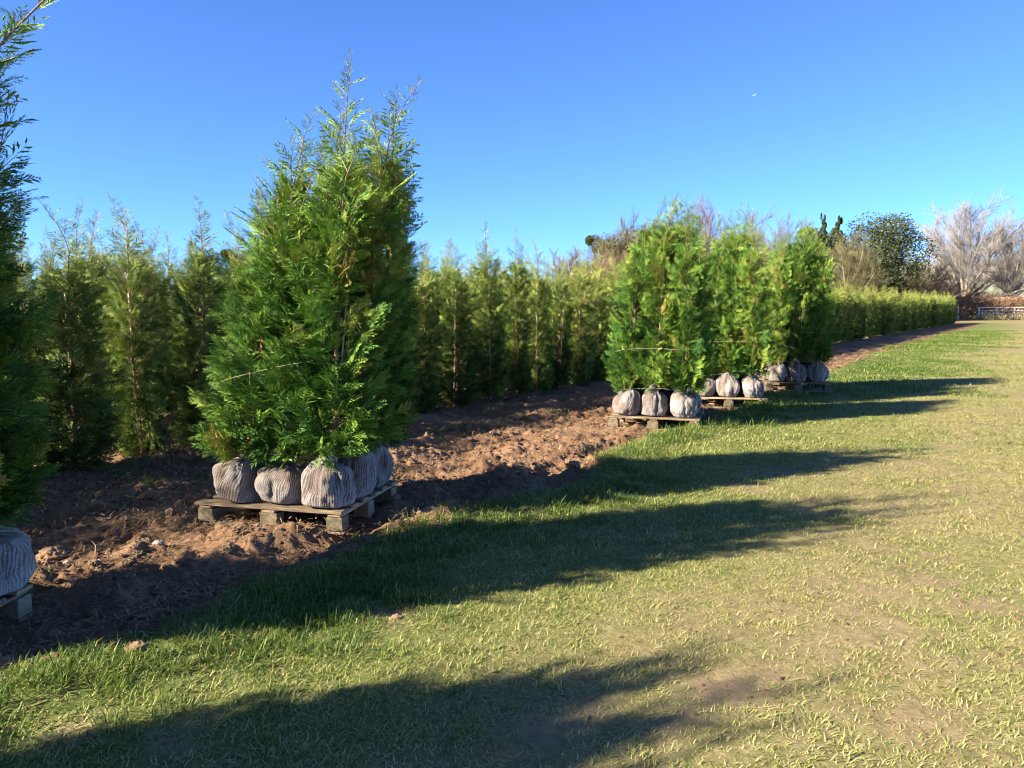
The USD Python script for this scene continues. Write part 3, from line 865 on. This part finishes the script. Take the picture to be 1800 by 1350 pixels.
def clod_mesh(rng, flat=0.6, sub=2):
    import trimesh
    m = trimesh.creation.icosphere(sub, 1.0)
    v = np.array(m.vertices)
    n = meshkit.fbm(v * 1.2 + rng.uniform(0, 40, 3), 4, 3)
    n = n + (0.5 * (meshkit.fbm(v * 4.5 + 7, 3, 8) - 0.5) if sub > 2 else 0)
    v = v * (0.5 + 0.95 * n[:, None]) * np.array([1.15, 0.9, flat])
    return v, np.array(m.faces)


# loose crumbs of earth
cl = []
for k in range(8):
    cv, cf = clod_mesh(rng, rng.uniform(.5, .8))
    cv = cv * (1 + 0.55 * (rng.uniform(size=(len(cv), 1)) - .5))
    cl.append(((cv, cf), None))
x, y = scatter(rng, 240, 2.2, 10)
x2, y2 = scatter(rng, 40, 10, 24)
x, y = np.concatenate([x, x2]), np.concatenate([y, y2])
u_, v_ = to_uv(x, y); e = v_ - edge(u_)
on = e >= 0.05
k = ((e < 0.05) & (v_ > -9)) | (on & (rng.uniform(size=len(x)) < 0.10 + 1.0 * bare_at(x, y)))
x, y, on = x[k], y[k], on[k]
s = np.where(on, np.clip(rng.lognormal(-5.4, 0.5, len(x)), 0.002, 0.014), np.clip(rng.lognormal(-4.7, 0.65, len(x)), 0.004, 0.045))
instancer('earth_crumbs', cl, [M_CLOD] * 8, np.stack([x, y, height(x, y) + s * 0.1], 1), rng.integers(0, 8, len(x)), rng.uniform(0, 6.28, len(x)), np.stack([s] * 3, 1),
          'loose crumbs of brown earth strewn over the soil strip and the worn turf', 'earth')


def litter(rng, n, rad):
    v, f, t = [], [], []
    for k in range(n):
        b = np.array([rng.normal(0, rad), rng.normal(0, rad), rng.uniform(0.002, 0.02)])
        az = rng.uniform(0, 6.283); L = rng.uniform(0.025, 0.11)
        d = np.array([math.cos(az), math.sin(az), rng.normal(0, 0.16)]); sd = np.array([-d[1], d[0], 0]) * rng.uniform(0.001, 0.0032)
        m = b + d * L * .5 + np.array([0, 0, rng.uniform(0, .02)]); e_ = b + d * L + rng.normal(0, .012, 3)
        n0 = len(v)
        v += [b - sd, b + sd, m - sd, m + sd, e_]; f += [(n0, n0 + 1, n0 + 3), (n0, n0 + 3, n0 + 2), (n0 + 2, n0 + 3, n0 + 4)]
        t += [np.clip(rng.normal(.45, .28), 0, 1)] * 5
    return (np.array(v), np.array(f)), np.array(t)


lp = [litter(rng, 34, 0.10) for k in range(5)]
x, y = scatter(rng, 45, 2.2, 12)
x2, y2 = scatter(rng, 7, 12, 30)
x, y = np.concatenate([x, x2]), np.concatenate([y, y2])
u_, v_ = to_uv(x, y); e = v_ - edge(u_)
k = (e < -0.12) & (v_ > -10) & (meshkit.fbm(np.stack([x * .9, y * .9, 0 * x], -1), 3, 77) > rng.uniform(0.3, 0.6, len(x)))
x, y = x[k], y[k]
s = rng.uniform(.7, 1.4, len(x))
instancer('dry_clippings', lp, [M_LITTER] * 5, np.stack([x, y, height(x, y)], 1), rng.integers(0, 5, len(x)), rng.uniform(0, 6.28, len(x)), np.stack([s] * 3, 1),
          'dry stalks and conifer clippings lying on the soil strip', 'clippings')

# weeds at the foot of the rows
wd = [tuft(rng, 40, 0.10, (0.05, 0.16), (20, 75), 0.003, (0.15, 0.12), 0.9) for k in range(3)]
x, y = scatter(rng, 12, 5.5, 24)
u_, v_ = to_uv(x, y)
k = (v_ < -5.6) & (v_ > -10) & (meshkit.fbm(np.stack([x, y, 0 * x], -1), 2, 55) > 0.55)
x, y = x[k], y[k]
instancer('weeds', wd, [M_BLADE] * 3, np.stack([x, y, height(x, y)], 1), rng.integers(0, 3, len(x)), rng.uniform(0, 6.28, len(x)), np.stack([rng.uniform(.7, 1.3, len(x))] * 3, 1),
          'low green weeds growing at the foot of the nursery rows', 'weeds')

# single clods and stones one can point to
for (px, py, s, kind, lab) in [(755, 916, 0.075, 'c', 'large pale clod of earth lying right of the near pallet'), (735, 922, 0.035, 's', 'rounded stone beside the large clod right of the near pallet'),
                               (66, 992, 0.075, 'c', 'sunlit clod beside the root ball at the left edge'), (262, 982, 0.034, 's', 'grey stone in the sunlit soil left of the near pallet'),
                               (95, 1002, 0.02, 's', 'small pale stone in the shade near the left edge'), (215, 1183, 0.04, 'c', 'sunlit crumbling clod where the dark soil meets the grass at lower left'),
                               (100, 1118, 0.04, 's', 'flat grey stone in the dark soil at lower left'), (690, 1108, 0.03, 'c', 'brown clod in the sunlit grass below the shadow'),
                               (905, 897, 0.04, 's', 'pinkish pale stone in the lush grass at the shadow edge')]:
    x, y = at(px, py)
    cv, cf = clod_mesh(rng, .7 if kind == 'c' else .6, 4 if kind == 'c' else 3)
    m = obj('clod' if kind == 'c' else 'stone', (cv * s + np.array([x, y, float(height(x, y)) + s * (.02 if kind == 'c' else .1)]), cf), M_CLOD if kind == 'c' else M_STONE, smooth=True)
    tag(m, lab, 'clod' if kind == 'c' else 'stone')

# ------------------------------------------------------------------ background
def bare_class(name, seed, tmat, bmat=None, H=13.0, W=12.0, th=2.0, tr=0.4, limbs=10, n2=7, n3=6, n4=3, twig=0.012, low=12, rise=0.12):
    """Leafless broadleaved tree: limbs fan out from the trunk top to a rounded envelope, with three orders of finer branches."""
    r = np.random.default_rng(seed)
    P0, P1, R0, R1, LV = [], [], [], [], []

    def run(p, d, ln, r0, r1, n, lv, wob):
        pts = [p]
        for k in range(n):
            d = unit(d + r.normal(0, wob, 3) + np.array([0, 0, rise * (0.5 if lv < 2 else 1)]) / n * 2)
            e = pts[-1] + d * ln / n
            a0, a1 = r0 + (r1 - r0) * k / n, r0 + (r1 - r0) * (k + 1) / n
            P0.append(pts[-1]); P1.append(e); R0.append(a0); R1.append(a1); LV.append(lv)
            pts.append(e)
        return np.array(pts)

    def side(d, lo, hi):
        a_ = unit(np.cross(d, r.normal(size=3)))
        an = math.radians(r.uniform(lo, hi))
        return unit(d * math.cos(an) + a_ * math.sin(an))

    P0.append(np.array([0, 0, -.3])); P1.append(np.array([0, 0, th * .5])); R0.append(tr * 1.25); R1.append(tr); LV.append(0)
    P0.append(np.array([0, 0, th * .5])); P1.append(np.array([0, 0, th])); R0.append(tr); R1.append(tr * .9); LV.append(0)
    for i in range(limbs):
        el = math.radians(low + (84 - low) * ((i + .5) / limbs) ** 0.9)
        az = i * 2.39996 + r.normal(0, .25)
        L = 1 / math.sqrt((math.cos(el) / (W / 2)) ** 2 + (math.sin(el) / (H - th)) ** 2) * r.uniform(.80, .90)
        d = np.array([math.cos(az) * math.cos(el), math.sin(az) * math.cos(el), math.sin(el)])
        lp = run(np.array([0, 0, th * r.uniform(.65, 1)]), unit(d + r.normal(0, .1, 3)), L, tr * r.uniform(.26, .42), twig * 3, 8, 1, .04)
        for j in range(n2):
            s_ = 0.22 + 0.76 * (j + r.uniform()) / n2
            k = min(int(s_ * 8), 7); f = s_ * 8 - k
            q = lp[k] * (1 - f) + lp[k + 1] * f
            dd = unit(lp[k + 1] - lp[k])
            l2 = L * (0.50 - 0.28 * s_) * r.uniform(.7, 1.2)
            p2 = run(q, side(dd, 18, 42), l2, max(tr * .15 * (1 - s_ * .75), twig * 2.6), twig * 1.6, 5, 2, .06)
            for m in range(n3):
                t_ = 0.2 + 0.8 * (m + r.uniform()) / n3
                k = min(int(t_ * 5), 4)
                p3 = run(p2[k], side(unit(p2[k + 1] - p2[k]), 18, 45), l2 * r.uniform(.3, .65), twig * 1.7, twig, 3, 3, .08)
                for n in range(n4):
                    k = r.integers(0, 3)
                    run(p3[k], side(unit(p3[k + 1] - p3[k]), 18, 48), l2 * r.uniform(.18, .4), twig, twig * .55, 2, 4, .15)
    P0, P1, R0, R1, LV = map(np.array, (P0, P1, R0, R1, LV))
    k = H / P1[:, 2].max()
    P0, P1 = P0 * k, P1 * k
    path = class_prim(name)
    for sel, nm, m, sd in ((LV == 0, 'trunk', bmat or M_BARE, 9), (LV == 1, 'limbs', bmat or M_BARE, 6), (LV > 1, 'crown', tmat, 3)):
        obj(nm, tubes(P0[sel], P1[sel], R0[sel], R1[sel], sd), m, path, smooth=sd > 3)
    return path


def leafy_class(name, seed, H, W, n, size, lmat, trunk_h=0.3, lobes=14, cone=False):
    r = np.random.default_rng(seed)
    path = class_prim(name)
    pts, nr = [], []
    for k in range(lobes):
        if cone:
            t = (k + r.uniform()) / lobes
            c = np.array([r.normal(0, .04 * W), r.normal(0, .04 * W), H * (0.1 + 0.86 * t)]); rad = W * .5 * (1.02 - t) * r.uniform(.8, 1.15)
            sc = np.array([rad, rad, H / lobes * 1.0])
        else:
            a_ = r.uniform(0, 6.283); q = math.sqrt(r.uniform()) * W * .36
            zc = r.uniform(trunk_h * H * .8, H * .86)
            q *= math.sin(math.pi * np.clip((zc / H), .12, .9)) ** .6
            c = np.array([q * math.cos(a_), q * math.sin(a_), zc]); rad = W * r.uniform(.11, .22)
            sc = np.array([rad, rad, rad * r.uniform(.7, 1.0)])
        m = int(n / lobes)
        d = unit(r.normal(size=(m, 3)))
        rr = r.uniform(0.35, 1.12, m) ** .6
        pts.append(c + d * rr[:, None] * sc); nr.append(d)
    p = np.vstack(pts); nr = unit(np.vstack(nr) * 0.6 + r.normal(size=(len(p), 3)) * .7)
    a_ = unit(np.cross(nr, r.normal(size=(len(p), 3)))); b_ = np.cross(nr, a_)
    s = size * r.uniform(.5, 1.4, (len(p), 1))
    v = np.stack([p - a_ * s, p + b_ * s * .55, p + a_ * s, p - b_ * s * .55], 1).reshape(-1, 3)
    v[:, 2] = np.maximum(v[:, 2], 0.05)
    q = np.arange(len(p))[:, None] * 4
    f = np.vstack([q + [0, 1, 2], q + [0, 2, 3]])
    t = np.repeat(np.clip(r.normal(.45, .16, len(p)), 0, 1), 4)
    obj('crown', (v, f), lmat, path, prim={'tint': t})
    tr = polytube([[0, 0, -0.2], [.05, 0, H * .3], [0.1, .05, H * .62]], [W * .04, W * .03, W * .012], 8)
    obj('trunk', tr, M_BARE, path, smooth=True)
    return path


B1 = bare_class('spreading_bare_tree', 301, M_TWIGG, M_BARE, H=13.6, W=15.5, th=2.2, tr=.42, limbs=22, n2=10, n3=9, n4=6, twig=.0095, low=16, rise=.05)
B2 = bare_class('upright_bare_tree', 302, M_TWIGG, M_BARE, H=13.0, W=9.5, th=2.6, tr=.45, limbs=18, n2=10, n3=8, n4=6, twig=.0095, low=24, rise=.06)
B3 = bare_class('reddish_bare_tree', 303, M_TWIGP, H=12.0, W=8.5, th=2.0, tr=.3, limbs=16, n2=9, n3=8, n4=6, twig=.0095, low=25, rise=.06)
B4 = bare_class('olive_bare_tree', 304, M_TWIGO, H=10.0, W=9.0, th=1.0, tr=.26, limbs=18, n2=10, n3=9, n4=7, twig=.011, low=10, rise=.05)
B5 = bare_class('brown_scrub', 305, M_TWIGB, M_TWIGB, H=5.0, W=6.0, th=.3, tr=.10, limbs=16, n2=8, n3=7, n4=6, twig=.007, low=10, rise=.05)
E1 = leafy_class('round_evergreen', 311, 10.8, 8.6, 36000, 0.10, M_EVER, .10, 60)
E2 = leafy_class('small_evergreen', 312, 8.5, 5.0, 16000, 0.09, M_EVER, .15, 16)
E4 = leafy_class('olive_crowned_tree', 314, 9.5, 7.5, 26000, 0.075, M_OLIVE, .10, 44)
E3 = leafy_class('spire_conifer', 313, 12.0, 4.6, 12000, 0.10, M_EVER, .1, 34, cone=True)


def bg(proto, name, px, d, top_py, base_h, label, cat='tree', wide=1.0, rz=0):
    """A background tree at distance d whose top reaches pixel row top_py; base_h is the class's own height."""
    x, y = at_d(px, d)
    h = EYE + (HORIZON - top_py) / FPX * d
    k = h / base_h
    copy_of(proto, name, label, cat, loc=(x, y, -0.05), rz=rz, scale=(k * wide, k * wide, k))


bg(B1, 'bare_tree', 1690, 98, 326, 13.6, 'big spreading bare tree behind the russet hedge, left of the two at the right', rz=40, wide=1.12)
bg(B2, 'bare_tree', 1776, 94, 345, 13.0, 'upright bare tree with a thick pale trunk at the right edge', rz=200, wide=0.9)
bg(E1, 'evergreen_tree', 1538, 84, 372, 10.8, 'broad dark evergreen tree rising behind the far front row', wide=1.28)
bg(B4, 'bare_tree', 1488, 76, 392, 10.0, 'pale fan-branched bare tree against the dark evergreen', wide=1.0, rz=90)
bg(E3, 'spire_conifer', 1439, 105, 374, 12.0, 'left one of two dark conifer tips above the farthest pallet', wide=0.8)
bg(E3, 'spire_conifer', 1466, 102, 379, 12.0, 'right one of two dark conifer tips above the farthest pallet', wide=1.1, rz=70)
bg(E2, 'evergreen_tree', 1416, 80, 386, 8.5, 'olive evergreen showing above the trees of the farthest pallet', wide=1.0, rz=10)
bg(B3, 'bare_tree', 1258, 72, 334, 12.0, 'reddish bare tree rising between the second and third pallet trees', rz=0)
bg(B3, 'bare_tree', 1362, 66, 366, 12.0, 'reddish bare tree rising between the third and farthest pallet trees', rz=120, wide=.8)
bg(B2, 'bare_tree', 1345, 74, 372, 13.0, 'grey bare tree just left of the reddish one near the third pallet trees', rz=60, wide=.7)
bg(B4, 'bare_tree', 1098, 76, 362, 10.0, 'tall bare tree with olive twigs left of the second pallet trees', rz=20, wide=.7)
bg(E2, 'evergreen_tree', 1042, 74, 399, 8.5, 'small dark evergreen at the left end of the wood', rz=0, wide=.72)
bg(E4, 'bushy_tree', 1078, 66, 400, 9.5, 'bushy olive brown tree in front of the small evergreen', rz=140, wide=1.1)
bg(E4, 'bushy_tree', 1150, 72, 376, 9.5, 'olive brown tree half hidden by the second pallet trees', rz=250, wide=1.1)
bg(E4, 'bushy_tree', 1460, 92, 402, 9.5, 'olive brown crown between the dark conifer tips and the broad evergreen', rz=30, wide=1.0)
bg(E2, 'evergreen_tree', 1120, 78, 405, 8.5, 'olive evergreen behind the second pallet trees', rz=200, wide=1.3)
bg(B5, 'scrub', 1018, 62, 430, 5.0, 'brown rounded scrub at the left end of the wood', 'shrub', rz=10, wide=1.3)
bg(B5, 'scrub', 1050, 60, 436, 5.0, 'brown scrub below the small dark evergreen', 'shrub', rz=100, wide=1.3)
bg(B5, 'scrub', 870, 70, 468, 5.0, 'low brown scrub on the skyline left of the wood', 'shrub', rz=50, wide=1.6)
bg(E2, 'evergreen_tree', 408, 60, 425, 8.5, 'dark tree on the skyline left of the near pallet trees', rz=50, wide=.8)
for k, (px, d, top) in enumerate([(1605, 88, 446), (1625, 90, 461), (1645, 92, 478), (1618, 84, 484), (1640, 84, 496), (1590, 82, 474), (1664, 96, 498), (1730, 112, 500), (1706, 108, 504)]):
    bg(B5, 'scrub', px, d, top, 5.0, f'brown leafless scrub between the evergreen and the big bare tree, {ORD[k]} from the left' if k < 7 else ('brown scrub behind the gap between the two big bare trees' if k == 7 else 'brown scrub right behind the trunk of the big bare tree'), 'shrub', rz=k * 47, wide=1.25)

# russet hedge and straw-coloured grass along the fence
rng = np.random.default_rng(91)


def leaf_mass(n, sampler, size, tall=False):
    p = sampler(n)
    nr = unit(rng.normal(size=(n, 3)) + np.array([0, 0, .3])); a_ = unit(np.cross(nr, rng.normal(size=(n, 3))))
    if tall:
        a_ = unit(np.array([0, 0, 1.0]) + rng.normal(0, .3, (n, 3)))
    b_ = unit(np.cross(nr, a_)); s = size * rng.uniform(.5, 1.4, (n, 1))
    wd_ = .12 if tall else .6
    v = np.stack([p - a_ * s, p + b_ * s * wd_, p + a_ * s, p - b_ * s * wd_], 1).reshape(-1, 3)
    q = np.arange(n)[:, None] * 4
    return (v, np.vstack([q + [0, 1, 2], q + [0, 2, 3]])), np.repeat(np.clip(rng.normal(.5, .2, n), 0, 1), 4)


HX0, HX1 = at_d(1676, 92)[0], at_d(2150, 92)[0]


def hedge_pts(n):
    x = rng.uniform(HX0, HX1, n); y = 92 + rng.normal(0, .8, n)
    top = 2.55 + 0.5 * (meshkit.fbm(np.stack([x * .6, 0 * x, 0 * x], -1), 3, 8) - .5)
    return np.stack([x, y, top * rng.uniform(0, 1, n) ** .8], 1)


m, t = leaf_mass(52000, hedge_pts, 0.075)
tag(obj('hedge', m, M_COPPER, prim={'tint': t}), 'russet brown hedge behind the pale fence at the far right', 'hedge')


def straw_pts(n):
    x = rng.uniform(HX0 + .2, HX1, n); y = 87.5 + rng.normal(0, .7, n)
    return np.stack([x, y, rng.uniform(0, .55, n) ** 1.2], 1)


m, t = leaf_mass(12000, straw_pts, 0.22, True)
tag(obj('dry_grass', m, M_STRAW, prim={'tint': t}), 'pale dry grass along the foot of the fence', 'dry grass', kind='stuff')

# pale fence
D = 88.0
x0 = at_d(1717, D)[0]
x, path = xform('fence', loc=(x0, D, 0))
tag(x, 'pale painted rail fence in front of the russet hedge at the right edge', 'fence')
r = np.random.default_rng(3)
for k in range(15):
    obj('post', rough_box((.13, .12, 1.5), (k * 2.02, 0, .68), r, .01), M_WHITE, path)
    if k < 14:
        obj('upright', rough_box((.05, .05, 1.35), (k * 2.02 + (.42 if k % 2 == 0 else .68), 0, .68), r, .006), M_WHITE, path)
for zz in (1.38, 1.02, .68):
    obj('rail', rough_box((28.5, .05, .085 if zz > 1.2 else .06), (14.1, -.09, zz), r, .006), M_WHITE, path)
x0 = at_d(1681, 86)[0]
tag(obj('post', rough_box((.12, .12, 1.45), (x0, 86, .7), r, .01), M_WHITE), 'single pale post at the end of the front conifer row', 'post')

# wood on the far hill
def hill_z(x, y):
    return -0.6 + 24 / (1 + np.exp(-(y - 0.25 * x - 300) / 60)) * (0.7 + 0.5 * meshkit.fbm(np.stack([x / 150, y / 150, 0 * x], -1), 3, 3)) * np.clip((x + 100) / 250, 0.05, 1)


def wood_pts(n):
    x = rng.uniform(40, 520, n); y = 345 + .25 * x + rng.normal(0, 16, n)
    hgt = 5 + 6 * meshkit.noise(np.stack([x / 8, y / 12, 0 * y], -1), 4)
    return np.stack([x, y, hill_z(x, y) + hgt * rng.uniform(0, 1, n) ** .7], 1)


m, t = leaf_mass(60000, wood_pts, 0.42)
M_FARW = foliage_mat('far_bare_wood', [(0, (0.10, 0.085, 0.075)), (1, (0.19, 0.165, 0.145))], trans=0.0)
tag(obj('far_wood', m, M_FARW, prim={'tint': t}), 'grey brown wood along the far hill behind the bare trees', 'wood', kind='stuff')

# a white bird high up
x, path = xform('bird', loc=(at_d(1313, 160)[0], 160, EYE + (HORIZON - 181) / FPX * 160), rz=20)
tag(x, 'tiny white bird high in the clear blue sky', 'bird')
bm = MB()
k = np.linspace(0, 1, 9)
bv, bf = polytube(np.stack([k * .5 - .25, 0 * k, .02 * np.sin(k * 3)], 1), .07 * np.sin(np.pi * np.clip(k * .92 + .06, 0, 1)) ** .7 + .004, 8)
obj('body', (bv, bf), M_BIRD, path, smooth=True)
for s_ in (-1, 1):
    w = np.array([[.12, .04 * s_, .03], [-.06, .04 * s_, .03], [.16, .32 * s_, .14], [0.0, .32 * s_, .14], [-.10, .66 * s_, .08]])
    w2 = w - np.array([0, 0, .012])
    v = np.vstack([w, w2])
    f = np.array([[0, 1, 3], [0, 3, 2], [2, 3, 4], [5, 8, 6], [5, 7, 8], [7, 9, 8], [0, 2, 7], [0, 7, 5], [2, 4, 9], [2, 9, 7], [1, 6, 8], [1, 8, 3], [3, 8, 9], [3, 9, 4]])
    obj('wing', (v, f), M_BIRD, path)
